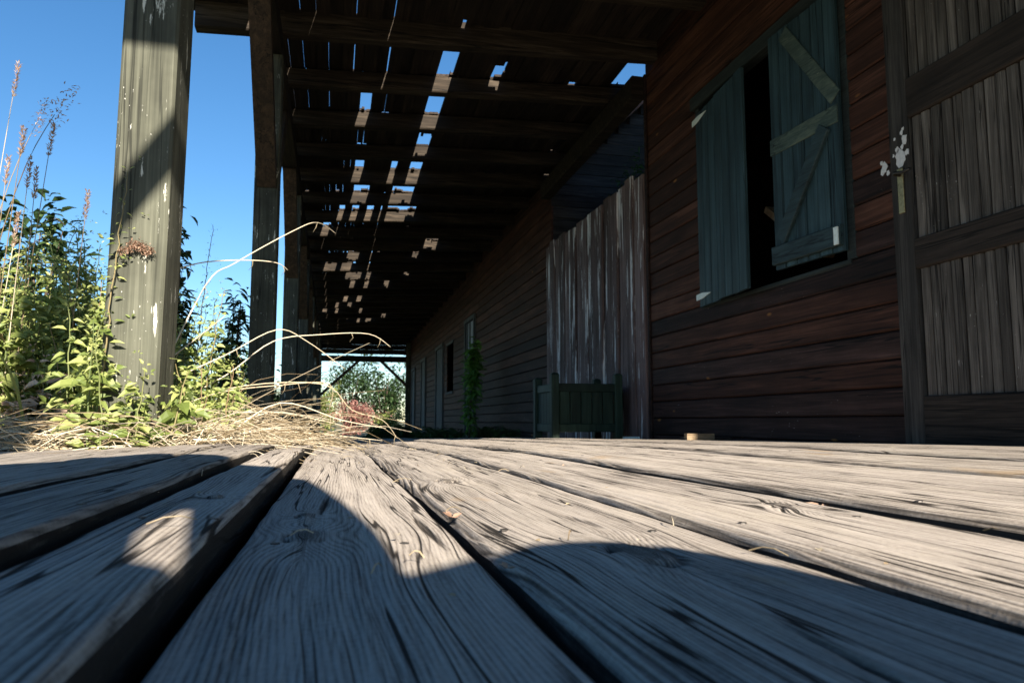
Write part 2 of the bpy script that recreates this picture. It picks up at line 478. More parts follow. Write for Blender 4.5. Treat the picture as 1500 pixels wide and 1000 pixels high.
def deck_plank(x0, x1, y0, y1, z, seed, cols, near=True, thick=0.055, skew=0.0, ridge=1.0, erode_left=0.0, tilt=0.0, curl=0.0,
               knots=(), cracks=14):
    rs = np.random.RandomState(seed)
    w = x1 - x0
    ya = np.array([y0])
    if near:
        k0 = max(y0 + 0.02, 0.22)
        pre = np.linspace(y0, k0, 14)[:-1] if k0 > y0 + 0.05 else np.array([y0])
        n = int(math.log(y1 / k0) / 0.0075)
        ya = np.concatenate([pre, np.geomspace(k0, y1, n)])
    else:
        ya = np.linspace(y0, y1, int((y1 - y0) / 0.05) + 2)
    e = np.linspace(0, 1, cols)
    e = 0.5 - 0.5 * np.cos(np.pi * e) if cols > 20 else e           # closer together at the edges
    e = 0.55 * e + 0.45 * np.linspace(0, 1, cols)
    U, Y = np.meshgrid(e * w, ya)
    s = seed * 13
    wob0 = (noise(ya * 1.3, 0.3, s) - .5) * 0.010 + (noise(ya * 9, 0.3, s + 1) - .5) * 0.002
    wob1 = (noise(ya * 1.3, 7.3, s) - .5) * 0.010 + (noise(ya * 9, 7.3, s + 1) - .5) * 0.002
    X = x0 + U + wob0[:, None] * (1 - U / w) + wob1[:, None] * (U / w) + skew * (Y - 1.0)
    # growth-ring lines meander along the plank and swirl round the knots
    ph = U + (noise(Y * 1.1, U * 6, s + 2) - .5) * 0.055 + (noise(Y * 4.5, U * 14, s + 3) - .5) * 0.012
    Z = np.zeros_like(U)
    kn = np.zeros_like(U)
    for (kx, ky, kr) in knots:
        d = np.sqrt(((U - kx) / kr) ** 2 + ((Y - ky) / (kr * 2.0)) ** 2)
        ph = ph + 0.030 * np.exp(-(d / 1.7) ** 2) * np.sign(U - kx + 1e-6) * (1 - np.exp(-d * 2))
        cr = np.exp(-((d - 0.8) / 0.13) ** 2) * np.clip(noise(np.arctan2((Y - ky) / 2, U - kx) * 1.1 + 9, 0, s + 9) * 3 - 1.3, 0, 1)
        Z += 0.0030 * np.exp(-(d / 1.0) ** 2) - 0.006 * cr
        kn += 0.9 * cr
        kn += 0.45 * np.exp(-(d / 0.75) ** 4)
    per = 0.0062 + 0.004 * noise(U * 9, 0 * Y + s, s + 4)
    p = ph / per
    saw = np.abs((p % 1.0) - 0.5) * 2
    saw = saw ** 0.6
    edge = np.minimum(U, w - U)
    el = U + (noise(Y * 3, 0 * U, s + 5) - .5) * 0.02
    er = erode_left * np.clip(1 - el / 0.042, 0, 1) if erode_left else 0
    amp = (0.00016 * ridge + 0.0032 * er) * (0.45 + 1.1 * noise(Y * 2.2, U * 18, s + 6))
    Z += (saw - 1) * amp
    Z += (noise(U / 0.0026, Y / 0.09, s + 7) - .5) * 0.0005 + (noise(U / 0.008, Y / 0.2, s + 17) - .5) * 0.0009
    Z += (noise(U / 0.06, Y / 0.4, s + 8) - .5) * 0.0030
    if erode_left: Z -= 0.006 * er ** 1.3
    grain = 0.7 - 0.55 * er * (1 - saw)
    # checks along the grain
    for k in range(cracks // 6):
        uc = rs.uniform(0.1, 0.9) * w; yc = 0.25 + (min(y1, 4.2) - .25) * rs.rand() ** 1.8
        ln = rs.uniform(0.02, 0.22) ** 1.0 * (0.4 + yc * .5) * (2 if rs.rand() < .2 else 1); wd = rs.uniform(0.0014, 0.0024); dp = rs.uniform(0.003, 0.007)
        path = uc + (noise(Y * 6, 0 * U + k, s + 20 + k) - .5) * 0.012 + (Y - yc) * rs.uniform(-.03, .03)
        win = np.clip(1 - np.abs(Y - yc) / ln, 0, 1) ** 0.5
        q = np.exp(-((U - path) / (wd * (0.4 + win))) ** 2) * win
        Z -= dp * q; grain -= 0.9 * q
    # worn, rounded edges with a ragged lip
    lip = 0.003 + 0.005 * noise(Y * 14, (U > w / 2) * 5.0, s + 10)
    q = np.clip(1 - edge / lip, 0, 1)
    Z -= 0.0055 * q ** 2
    Z += tilt * (U - w / 2) + curl * np.clip((Y - (y1 - 0.7)) / 0.7, 0, 1) ** 2
    grain = np.clip(grain - 0.12 * q - 0.6 * np.clip(kn, 0, 1), 0, 1)
    Zt = z + Z + G(Y)
    ny_, nx_ = U.shape
    top = np.stack([X, Y, Zt], -1).reshape(-1, 3)
    idx = np.arange(nx_ * ny_).reshape(ny_, nx_)
    F = np.stack([idx[:-1, :-1], idx[:-1, 1:], idx[1:, 1:], idx[1:, :-1]], -1).reshape(-1, 4).tolist()
    # sides, ends and underside
    b0 = len(top)
    ring = list(idx[0, :]) + list(idx[1:, -1]) + list(idx[-1, -2::-1]) + list(idx[-2:0:-1, 0])
    low = top[ring].copy()
    low[:, 2] = z - thick + G(low[:, 1])
    n = len(ring)
    for k in range(n):
        k2 = (k + 1) % n
        F.append((b0 + n + k2, b0 + n + k, b0 + k, b0 + k2))
    F.append(tuple(b0 + k for k in range(n - 1, -1, -1)))
    V = np.concatenate([top, low, top[ring]])
    A = np.concatenate([grain.reshape(-1), np.full(2 * n, 0.0)])  # plank sides coloured dark for joint dirt and the shade on them
    return mk('plank', V, F, 'deck_wood', deck, True, A, None, np.concatenate([ph.reshape(-1), ph.reshape(-1)[ring] + np.array([0.01] * n), ph.reshape(-1)[ring]]))


# near planks, measured
deck_plank(-0.070, 0.102, -1.3, 3.75, 0.0, 1, 96, knots=((0.05, 0.66, 0.022), (0.045, 0.80, 0.012)), cracks=26, ridge=0.8)
deck_plank(0.112, 0.303, -1.2, 4.1, 0.003, 2, 110, erode_left=1.0, knots=((0.10, 0.50, 0.026), (0.06, 1.15, 0.02)), cracks=18)
deck_plank(0.321, 0.501, -1.3, 4.6, 0.008, 3, 100, erode_left=0.8, knots=((0.13, 0.70, 0.016),), cracks=14, skew=0.004)
deck_plank(-0.158, -0.078, -1.1, 3.35, 0.021, 4, 56, knots=((0.05, 0.80, 0.010),), cracks=8, ridge=0.7, curl=-0.012)
deck_plank(-0.272, -0.168, -1.3, 2.95, 0.033, 5, 56, cracks=10, ridge=0.8, curl=-0.02)
deck_plank(-0.392, -0.284, -1.2, 2.85, 0.036, 6, 40, cracks=8)
deck_plank(-0.520, -0.402, -1.3, 2.62, 0.030, 7, 40, cracks=6, curl=0.012)
x = -0.53
k = 8
while x > -2.3:
    w = rnd.uniform(0.11, 0.16)
    deck_plank(x - w, x, -1.3, rnd.uniform(2.2, 2.45), 0.024 + rnd.uniform(-.006, .006), k, 24, cracks=4)
    x -= w + 0.009; k += 1
x = 0.522
while x < 2.42:
    w = min(rnd.uniform(0.16, 0.21), 2.485 - x)
    if 2.485 - x - w < 0.08: w = 2.485 - x
    deck_plank(x, x + w, -1.3, rnd.uniform(4.7, 5.3), 0.018 if x < .55 else rnd.uniform(.006, .024), k, 60 if x < 1.0 else 24, cracks=8, erode_left=0.7 if x < 1.0 else 0.35,
               skew=rnd.uniform(-.003, .003) if w > .12 and x < 2.2 else 0)
    x += w + rnd.uniform(0.010, 0.018); k += 1
x = 0.15
while x < 2.42:
    w = min(rnd.uniform(0.16, 0.21), 2.485 - x)
    if 2.485 - x - w < 0.08: w = 2.485 - x
    deck_plank(x, x + w, 5.34, rnd.uniform(9.4, 9.8), -0.012 + rnd.uniform(-.006, .004), k, 8, near=False, cracks=0)
    x += w + 0.01; k += 1
NAIL = {}
for p in [o for o in list(deck.children) if o.name.startswith('plank')]:   # a pair of nail heads over each bearer
    co = np.array([v.co for v in p.data.vertices])
    xa, xb = co[:, 0].min(), co[:, 0].max()
    for yy in (0.62, 1.65, 2.95):
        if xb < -.45 or xa > 1.4 or co[:, 1].max() < yy + .1 or co[:, 1].min() > yy: continue
        for fx in (.22, .78):
            x, y = xa + (xb - xa) * fx + rnd.uniform(-.01, .01), yy + rnd.uniform(-.02, .02)
            near = co[(np.abs(co[:, 0] - x) < .008) & (np.abs(co[:, 1] - y) < .02)]
            if not len(near): continue
            z = near[:, 2].max(); r_ = .0042
            V = [(x + r_ * math.cos(a), y + r_ * math.sin(a), z - .002) for a in np.linspace(0, 2 * math.pi, 9)[:-1]]
            V += [(x + r_ * .85 * math.cos(a), y + r_ * .85 * math.sin(a), z + .0004) for a in np.linspace(0, 2 * math.pi, 9)[:-1]]
            mk('nail', V, [(k, (k + 1) % 8, (k + 1) % 8 + 8, k + 8) for k in range(8)] + [tuple(range(8, 16))], 'iron', p)
for yy in (-1.1, 0.62, 1.65, 2.95, 4.3):                                # bearers under the planks
    box('bearer', -1.8, 2.48, yy - .05, yy + .05, -0.19, -0.054 + min(0, G(yy)) - .002, 'joist_wood', deck, axis='X')

# ------------------------------------------------------------------ canopy: posts, braces, joists, boards
ZB = lambda X, Y: 3.02 - 0.047 * (2.4 - X) - 0.0148 * (Y - 5.5)          # underside of the joists
canopy = thing('veranda_canopy', (-0.5, 2.35, -0.05), 'long open timber veranda canopy with ragged board roof and square posts', 'canopy')
JOIST_Y = [5.46 + 0.828 * k for k in range(-7, 25)]
POST_Y = [-1.04, 2.36, 5.50, 8.82, 12.13, 15.44, 18.75, 22.06, 25.4]
for i, yj in enumerate(JOIST_Y):
    post_line = any(abs(yj - p) < 0.2 for p in POST_Y)
    xl = -1.02 if abs(yj - 5.46) < .1 else -0.60
    h = 0.20 if post_line else 0.15
    xr = 3.44 if yj < 1.7 else 2.62  # near joists lengthened under the added sun-blocking boards
    a = np.array((xl, yj, ZB(xl, yj) + h / 2)); b = np.array((xr, yj, ZB(xr, yj) + h / 2))
    V, F = plank_vf((xl, yj + .05, ZB(xl, yj)), b - a, (0, 0, h - 0.001 * (i % 3)), (0, -0.10, 0), 0.01, 6, rnd.uniform(-.006, .006), 0.006)
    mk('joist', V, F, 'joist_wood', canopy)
# edge beam along the posts and plate along the wall
for j in range(len(POST_Y) - 1):
    ya, yb = POST_Y[j], POST_Y[j + 1] - 0.004
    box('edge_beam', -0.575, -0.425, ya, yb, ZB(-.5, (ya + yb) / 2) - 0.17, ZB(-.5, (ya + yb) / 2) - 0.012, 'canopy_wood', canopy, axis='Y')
V, F = plank_vf((2.49, 5.66, 2.80), (0, 2.86, -0.04), (0, 0, 0.19), (-0.12, 0, 0), 0.01)
mk('wall_plate', V, F, 'joist_wood', canopy)

for j, py in enumerate(POST_Y):
    zt = ZB(-.5, py) - 0.16
    zb = float(G(py)) - 0.12
    lean = 0.018 if j == 1 else 0.0
    cx = -0.548 if j == 1 else -0.498
    w = 0.150 if j == 1 else 0.166
    d = 0.20 if j == 1 else 0.17
    V, F = plank_vf((cx - w / 2 - lean * .3, py + d / 2, zb), (lean, 0, zt - zb), (w, 0, 0), (0, -d, 0), 0.008, 4, 0.0, 0.002)
    p = mk('post', V, F, 'post_wood', canopy)
    if 0 < j < 8:
        for sgn in (-1, 1):                                              # knee braces along the eaves
            if j == 1 and sgn == 1: pass
            a = (cx, py + sgn * (d / 2 - 0.03), 1.80 + float(G(py)) * .6)
            b = (-0.5, py + sgn * 0.98, zt + 0.03)
            beam('knee_brace', a, b, 0.13, 0.11, 'brace_wood', p, up=(0, -sgn, 0.3))
    if j in (0, 8):                                                      # end frames
        zt2 = 2.585 if j == 0 else 2.07
        xr = 2.74 if j == 0 else 2.34
        box('tie_beam', cx + w / 2 - .02, xr, py - .06, py + .06, zt2, zt2 + 0.19, 'joist_wood', canopy, axis='X')
        if j == 0:
            beam('cross_brace', (-0.44, py, 1.80), (0.11, py, 2.64), 0.09, 0.10, 'brace_wood', p, up=(0, 1, 0))
        else:
            beam('cross_brace', (-0.44, py, 0.95), (0.78, py, 2.10), 0.09, 0.08, 'brace_wood', p, up=(0, 1, 0))
        zlo, zhi = (zt2 + .27, ZB(1, py) + .14) if j == 0 else (zt2 + .25, ZB(1, py) + .14)
        for q in range(3):
            hh = (zhi - zlo) / 3
            box('end_board', -0.55, 2.50, py - .03, py - .006, zlo + q * hh, zlo + (q + 1) * hh - .003, 'canopy_wood', canopy, axis='X')
        zz = ZB(xr, py)
        q = box('post', xr, xr + 0.15, py - .075, py + .075, zb, zz + .02, 'post_wood', canopy)
        if j == 8:
            beam('cross_brace', (2.36, py, 1.30), (1.50, py, 2.11), 0.09, 0.08, 'brace_wood', q, up=(0, 1, 0))

# roof boards: columns along the veranda, some pieces lost
EDGES = [-.62, -.51, -.41, -.30, -.20, -.10, .01, .09, .18, .28, .38, .48, .58, .66, .80, .95, 1.06, 1.17, 1.28, 1.39, 1.50,
         1.61, 1.73, 1.85, 1.97, 2.09, 2.21, 2.31, 2.41, 2.60]
BAY = lambda y: y
HOLES = {(.80, 5.46): 1, (2.41, 5.46): 1, (.18, 6.29): 1, (.80, 6.29): 1, (.80, 7.12): .45, (.18, 7.94): 1, (.58, 7.94): 1, (.80, 7.94): 1,
         (.18, 8.77): 1, (.66, 8.77): 1, (.80, 8.77): .5, (.01, 9.6): 1, (.18, 9.6): 1, (.66, 9.6): 1, (.80, 9.6): 1, (.95, 9.6): .4,
         (-.20, 10.43): 1, (1.39, 11.26): .5, (1.50, 11.26): .5, (-.20, 12.91): 1, (.09, 12.91): 1, (.18, 12.91): 1, (.28, 13.74): 1,
         (.28, 14.57): .6, (.58, 14.57): 1, (.18, 16.2): .6, (.48, 16.2): .6, (.28, 17.05): .5, (1.28, 5.46): .35}
rh = random.Random(3)
for yj in JOIST_Y:
    for xe in EDGES[3:20]:
        if 8.5 < yj < 20 and rh.random() < (.10 if xe < .9 else .035) and (xe, round(yj, 2)) not in HOLES:
            HOLES[(xe, yj)] = rh.uniform(.25, .7)
YE = JOIST_Y[-1] + 0.3
for ci in range(len(EDGES) - 1):
    xa, xb = EDGES[ci], EDGES[ci + 1]
    cuts = []
    for (hx, hy), fr in HOLES.items():
        if abs(hx - xa) < 0.005:
            cuts.append((hy + 0.83 * (1 - fr) + (0.03 if fr == 1 else 0), hy + 0.80))
    cuts.sort()
    spans, y = [], -2.0 + rnd.uniform(-.02, .02)
    for a, b in cuts:
        if a > y + 0.05: spans.append((y, a))
        y = b
    spans.append((y, YE))
    for a, b in spans:
        while a < b - 0.01:
            e = a + (6.6 if a < 3 else rnd.uniform(0.8, 2.4) if a < 11.5 else rnd.uniform(4, 6))
            k = 5.46 + 0.828 * round((e - 5.46) / 0.828)
            e = b if b - k < 1.0 else k
            gl, gr = (rnd.uniform(.002, .010) if xa < .95 and a > 3 and rnd.random() < .16 else -.005 for _ in (0, 1))
            zo = 0.152 + 0.014 * (ci % 2) + rnd.uniform(0, .004)
            sl = 0.047
            wv = xb - xa - gl - gr
            # a board weathers into strands at its broken ends
            ns = 4 if any(abs(e - c[0]) < .02 for c in cuts) or any(abs(a - c[1]) < .02 for c in cuts) or rnd.random() < .12 else 1
            V, F = [], []
            us = [0] + sorted(rnd.uniform(.12, .88) for _ in range(ns - 1)) + [1]
            for q in range(ns):
                ya_ = a - (abs(rnd.gauss(0, .05)) if ns > 1 and a > 3 else 0); ye_ = e - .003 + (rnd.gauss(.0, .05) if ns > 1 else 0)
                u0, u1 = us[q] * wv, us[q + 1] * wv
                z0, z1 = ZB(xa + u0, ya_) + zo, ZB(xa + u0, ye_) + zo
                v_, f_ = plank_vf((xa + gl + u0, ya_, z0 + .022), (rnd.uniform(-.003, .003), ye_ - ya_, z1 - z0), (u1 - u0, 0, sl * (u1 - u0)), (0, 0, -0.020), 0.002, 2, 0, rnd.uniform(0, .002))
                F += [tuple(i + len(V) for i in g_) for g_ in f_]; V += v_
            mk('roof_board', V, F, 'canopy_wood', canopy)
            a = e

for k in range(7):                                                     # unseen boards added past the shed end, keeping sun off the planter
    xa = 2.61 + k * 0.118
    plank('roof_board', (xa, -2.0, ZB(xa, -2) + .185), (0, 3.70, -.0148 * 3.70), (0.116, 0, .0055), (0, 0, -.020), 'canopy_wood', canopy, 0.003)  # added unseen board, blocks sun on the planter
for k in range(4):                                                     # unseen boards added to shade the tail of the long joist
    xa = -1.06 + k * 0.109
    plank('roof_board', (xa, 4.1, ZB(xa, 4.1) + .215), (0, 1.45, -.0148 * 1.45), (0.107, 0, .0055), (0, 0, -.020), 'canopy_wood', canopy, 0.003)  # added unseen board, shades the joist tail

# ------------------------------------------------------------------ horizontal plank walls
def wall_rows(parent, x, y0, y1, z0, z1, pitch, openings, matf, normal=-1, maxlen=9.0, seed=1):
    r = random.Random(seed)
    wall = bpy.data.objects.new('wall', None); COL.objects.link(wall); wall.parent = parent; W[wall] = W[parent]
    n = int(round((z1 - z0) / pitch))
    for i in range(n):
        za, zb_ = z0 + i * pitch, z0 + (i + 1) * pitch
        iv = [(y0, y1)]
        for (a, b, c, d) in openings:
            if za < d - .02 and zb_ > c + .02:
                iv = [q for (s, e) in iv for q in ((s, min(e, a)), (max(s, b), e)) if q[1] - q[0] > 0.01]
        for s, e in iv:
            while s < e - 1e-6:
                q = e if e - s < maxlen else s + r.uniform(0.5, 1.0) * maxlen
                if e - q < 0.4: q = e
                po = r.uniform(0, .004)
                plank('plank', (x + 0.024, s + .0005, za + .002), (0, q - s - .001, 0), (0, 0, pitch - .0045), (-0.024 - po, 0, 0), matf(i, r), wall, 0.008)
                s = q
    return wall


def closed_shell(parent, x0, x1, y0, y1, z0, eave, ridge, front=True):
    """plain boarded sides, back and pitched roof that close a shed behind its front wall"""
    box('back_wall', x1 - .04, x1, y0, y1, z0, eave, 'red_wood_dirty', parent, axis='Y')
    xm = (x0 + x1) / 2
    th = 0.09
    for sx, ex in ((x0 + 0.002, xm), (x1 - 0.002, xm)):
        sl = (ridge - eave) / (xm - x0)
        zs = eave
        a = np.array((sx, y0 - 0.12, zs)); b = np.array((ex, y0 - 0.12, ridge))
        plank('roof', a, (0, y1 - y0 + 0.24, 0), b - a, np.cross(nv(b - a), (0, 1, 0)) * (th if sx > xm else -th), 'tile', parent, 0.005)


def gable(parent, name, y, x0, x1, z0, eave, ridge, mat, d):
    xm = (x0 + x1) / 2
    V = [(x0, y, z0), (x1, y, z0), (x1, y, eave), (xm, y, ridge), (x0, y, eave)]
    V += [(a, y + d, c) for a, _, c in V]
    F = [(0, 1, 2, 3, 4), (9, 8, 7, 6, 5)] + [(k, k + 5, (k + 1) % 5 + 5, (k + 1) % 5) for k in range(5)]
    return mk(name, V, F, mat, parent)


# near shed
shed = thing('plank_shed', (2.5, 3.7, -0.1), 'dark red plank shed with blue-green shutters and a grey boarded door', 'shed')
ZW = -0.14
wall_rows(shed, 2.5, 1.75, 5.655, ZW, 3.89, 0.13, [(1.90, 2.885, -1, 2.6), (3.20, 4.75, 0.90, 2.33)],
          lambda i, r: 'red_wood_dirty' if r.random() < (1 - i / 13) else 'red_wood', seed=4)
closed_shell(shed, 2.5, 7.0, 1.75, 5.655, -0.2, 3.89, 6.7)
gable(shed, 'end_wall', 5.60, 2.526, 6.95, -0.2, 3.80, 6.52, 'red_wood_dirty', 0.05)
gable(shed, 'end_wall', 1.76, 2.526, 6.95, -0.2, 3.80, 6.52, 'red_wood_dirty', 0.05)
box('corner_board', 2.478, 2.50, 5.63, 5.662, -0.14, 3.0, 'red_wood_dirty', shed)

# window: frame, shutters
win = bpy.data.objects.new('window', None); COL.objects.link(win); win.parent = shed; W[win] = W[shed]
box('head_frame', 2.462, 2.54, 3.16, 4.80, 2.325, 2.42, 'window_frame_wood', win, axis='Y')
box('sill', 2.490, 2.56, 3.19, 4.76, 0.875, 0.903, 'window_frame_wood', win, axis='Y')
box('jamb', 2.492, 2.56, 3.155, 3.215, 0.90, 2.325, 'window_frame_wood', win)
box('jamb', 2.492, 2.56, 4.735, 4.775, 0.90, 2.325, 'window_frame_wood', win)
beam('inner_strut', (2.66, 4.12, 1.42), (2.66, 3.60, 1.02), 0.04, 0.10, 'pale_wood', win, up=(1, 0, 0))


def shutter(hy, width, z0, z1, ang, sgn, n):
    """hinged at hy, the free edge sgn*width along y when shut; ang opens it outwards"""
    s = bpy.data.objects.new('shutter', None); COL.objects.link(s); s.parent = shed; W[s] = W[shed]
    ca, sa = math.cos(ang), math.sin(ang)
    D = np.array((-sa, sgn * ca, 0)); N = np.array((-ca, -sgn * sa, 0))
    H = np.array((2.486, hy, 0))
    pw = width / n
    for k in range(n):
        o = H + D * (k * pw + .0025) + np.array((0, 0, z0 + rnd.uniform(-.004, .004)))
        plank('plank', o, (0, 0, z1 - z0), D * (pw - .005), N * (0.021 + rnd.uniform(0, .003)), 'shutter_wood', s, 0.006)
    return s, H, D, N


sL, H_, D_, N_ = shutter(4.725, 0.755, 0.885, 2.262, math.radians(6), -1, 7)
for zz in (0.955, 2.215):
    o = H_ + N_ * 0.0245 - D_ * 0.045 + np.array((0, 0, zz - .02))
    V = [o, o + D_ * .11, o + D_ * .255 + np.array((0, 0, .02)), o + D_ * .11 + np.array((0, 0, .04)), o + np.array((0, 0, .04))]
    V += [v + N_ * .005 for v in V]
    F = [(4, 3, 2, 1, 0), (5, 6, 7, 8, 9)] + [(k, (k + 1) % 5, (k + 1) % 5 + 5, k + 5) for k in range(5)]
    mk('hinge', V, F, 'hinge_paint', sL)
sR, H_, D_, N_ = shutter(3.195, 0.55, 0.945, 2.32, math.radians(4), 1, 6)
sR['label'] = 'right-hand shutter with diagonal brace, swung open'
f0 = 0.0242
UP = np.array((0, 0, 1.0))
plank('bottom_rail', H_ + D_ * .004 + N_ * f0 + UP * .972, D_ * .542, UP * .105, N_ * .022, 'shutter_rail_wood', sR, 0.004)
plank('middle_rail', H_ + D_ * .004 + N_ * f0 + UP * 1.61, D_ * .542, UP * .095, N_ * .007, 'light_band_wood', sR, 0.004)['label'] = 'middle rail of the shutter, coloured pale as a band of light'
a = H_ + D_ * .44 + N_ * f0 + UP * 1.08; b = H_ + D_ * .06 + N_ * f0 + UP * 1.59
dd = nv(b - a); ss = nv(np.cross(N_, dd))
plank('brace', a, b - a, ss * .085, N_ * .020, 'shutter_rail_wood', sR, 0.004)
a = H_ + D_ * .05 + N_ * f0 + UP * 1.72; b = H_ + D_ * .44 + N_ * f0 + UP * 2.26
dd = nv(b - a); ss = nv(np.cross(N_, dd))
plank('brace', a, b - a, -ss * .085, N_ * .006, 'light_band_wood', sR, 0.004)['label'] = 'added upper brace of the shutter, coloured pale as a band of light'  # extra board shaped and coloured as the upper arm of the light band
for zz in (1.02,):
    o = H_ + N_ * (f0 + .023) + D_ * .012 + UP * (zz - .045)
    plank('hinge', o, UP * .09, D_ * .03, N_ * .008, 'hinge_paint', sR, 0.002)

# boarded door
door = bpy.data.objects.new('door', None); COL.objects.link(door); door.parent = shed; W[door] = W[shed]
box('stile', 2.484, 2.53, 2.765, 2.878, -0.06, 2.6, 'door_stile_wood', door)
box('stile', 2.484, 2.53, 1.91, 2.02, -0.06, 2.6, 'door_stile_wood', door)
for a, b in ((-0.055, 0.205), (0.765, 0.90), (1.455, 1.64), (2.40, 2.58)):
    box('rail', 2.487, 2.53, 2.022, 2.763, a, b, 'door_rail_wood', door, axis='Y')
y = 2.763
while y > 2.03:
    w = min(rnd.uniform(0.048, 0.062), y - 2.022)
    for a, b in ((0.206, 0.764), (0.901, 1.454), (1.641, 2.399)):
        xo = rnd.uniform(0, .004)
        plank('plank', (2.532, y - w + .0025, a), (0, 0, b - a), (0, w - .005, 0), (-0.026 - xo, 0, 0), 'door_wood', door, 0.008)
    y -= w
box('lock_plate', 2.476, 2.484, 2.800, 2.832, 1.03, 1.235, 'brass', door)
hd = MB()
hd.tube([(2.476, 2.816, 1.205), (2.445, 2.816, 1.205), (2.435, 2.80, 1.207), (2.436, 2.75, 1.195), (2.44, 2.715, 1.20)], 0.008, 0.007, 8)
hd.build('handle', 'iron', door, True)


def splash(yc, zc, r, x, parent):
    n = 11
    V = [(x - .0015, yc + math.cos(a) * r * rnd.uniform(.5, 1.2) * .8, zc + math.sin(a) * r * rnd.uniform(.6, 1.3)) for a in np.linspace(0, 2 * math.pi, n, False)]
    V += [(x + .004, p[1], p[2]) for p in V]
    F = [tuple(range(n - 1, -1, -1))] + [(k, (k + 1) % n, (k + 1) % n + n, k + n) for k in range(n)]
    mk('paint_splash', V, F, 'white_paint', parent)


for yc, zc, r in ((2.81, 1.285, .030), (2.785, 1.36, .017), (2.80, 1.40, .008), (2.775, 1.30, .010), (2.83, 1.33, .010), (2.845, 1.385, .006), (2.80, 1.335, .008), (2.855, 1.31, .006), (2.79, 1.415, .006)):
    splash(yc, zc, r * 1.5, 2.4838, door)
for yc, zc, r in ((2.935, 1.275, .020), (2.91, 1.25, .010), (2.95, 1.31, .008)):
    splash(yc, zc, r * 1.5, 2.4972, shed)

# long shed further down
longshed = thing('long_plank_shed', (2.5, 17, -0.2), 'long brown plank shed with grey doors running to the end of the veranda', 'shed')
Y0L, Y1L = 8.50, 25.9
ops = [(13.40, 14.45, -1, 1.98), (16.05, 17.0, 0.75, 1.80), (17.5, 18.75, -1, 1.85), (20.9, 22.0, -1, 1.8), (23.7, 24.7, -1, 1.7)]
wall_rows(longshed, 2.5, Y0L, Y1L, -0.46, 3.05, 0.135, ops, lambda i, r: 'red_wood_dirty' if r.random() < (1 - i / 16) else 'red_wood', maxlen=6.0, seed=9)
closed_shell(longshed, 2.5, 7.0, Y0L, Y1L, -0.5, 3.05, 5.2)
gable(longshed, 'end_wall', Y1L - .06, 2.526, 6.95, -0.5, 2.98, 5.05, 'red_wood_dirty', 0.05)
gable(longshed, 'end_wall', Y0L + .03, 2.526, 6.95, -0.5, 2.98, 5.05, 'soil', 0.03)
ew = bpy.data.objects.new('boarded_gable', None); COL.objects.link(ew); ew.parent = longshed; W[ew] = W[longshed]
for i in range(38):
    za = -0.4 + i * 0.14; zt = za + .139
    sl = (5.05 - 2.98) / 2.225
    ins = max(0, (zt - 2.98) / sl)
    if 6.95 - ins - (2.526 + ins) < .1: break
    plank('plank', (2.502 + ins, Y0L + .028, za), (4.448 - 2 * ins, 0, 0), (0, 0, 0.139), (0, -0.024 - rnd.uniform(0, .004), 0), 'gable_wood', ew, 0.006)
for (a, b, c, d) in ops:
    if c > 0:
        fr = bpy.data.objects.new('window', None); COL.objects.link(fr); fr.parent = longshed; W[fr] = W[longshed]
        box('sill', 2.47, 2.53, a - .05, b + .05, c - .06, c, 'grey_door_wood', fr, axis='Y')
        box('head_frame', 2.48, 2.53, a - .05, b + .05, d, d + .06, 'grey_door_wood', fr, axis='Y')
        continue
    dr = bpy.data.objects.new('door', None); COL.objects.link(dr); dr.parent = longshed; W[dr] = W[longshed]
    zb = float(G(a)) - .07
    box('jamb', 2.455, 2.53, a + .001, a + .09, zb, d, 'grey_door_wood', dr)
    box('jamb', 2.455, 2.53, b - .09, b - .001, zb, d, 'grey_door_wood', dr)
    box('head_frame', 2.450, 2.53, a - .02, b + .02, d + .001, d + .08, 'grey_door_wood', dr, axis='Y')
    n = 6
    pw = (b - a - .19) / n
    for k in range(n):
        glazed = a < 14 and k in (1, 2, 4)
        yk = a + .095 + k * pw
        box('plank', 2.485, 2.515, yk, yk + pw - .004, zb + .02, 1.25 if glazed else d - .005, 'grey_door_wood', dr)
        if glazed: box('pane', 2.497, 2.505, yk, yk + pw - .004, 1.25, d - .01, 'glass_reflection', dr, 0.001)

# fence closing the gap between the sheds
fence = thing('plank_fence', (2.5, 7.1, -0.1), 'tall fence of upright purple-brown planks with peeling white paint', 'fence')
y, i = 5.70, 0
while y < 8.46:
    w = rnd.uniform(0.17, 0.24)
    xo = 0.012 * (i % 2)
    top = 2.19 + rnd.uniform(-.035, .03)
    plank('plank', (2.50 - xo, y, -0.10), (rnd.uniform(-.01, .01), rnd.uniform(-.012, .012), top + 0.10), (0, w - .007, 0), (-0.026, 0, 0), 'fence_wood', fence, 0.007, 3, rnd.uniform(-.008, .008))
    y += w; i += 1
for zz in (0.35, 1.7):
    box('rail', 2.502, 2.56, 5.68, 8.48, zz, zz + .09, 'fence_wood', fence, axis='Y')

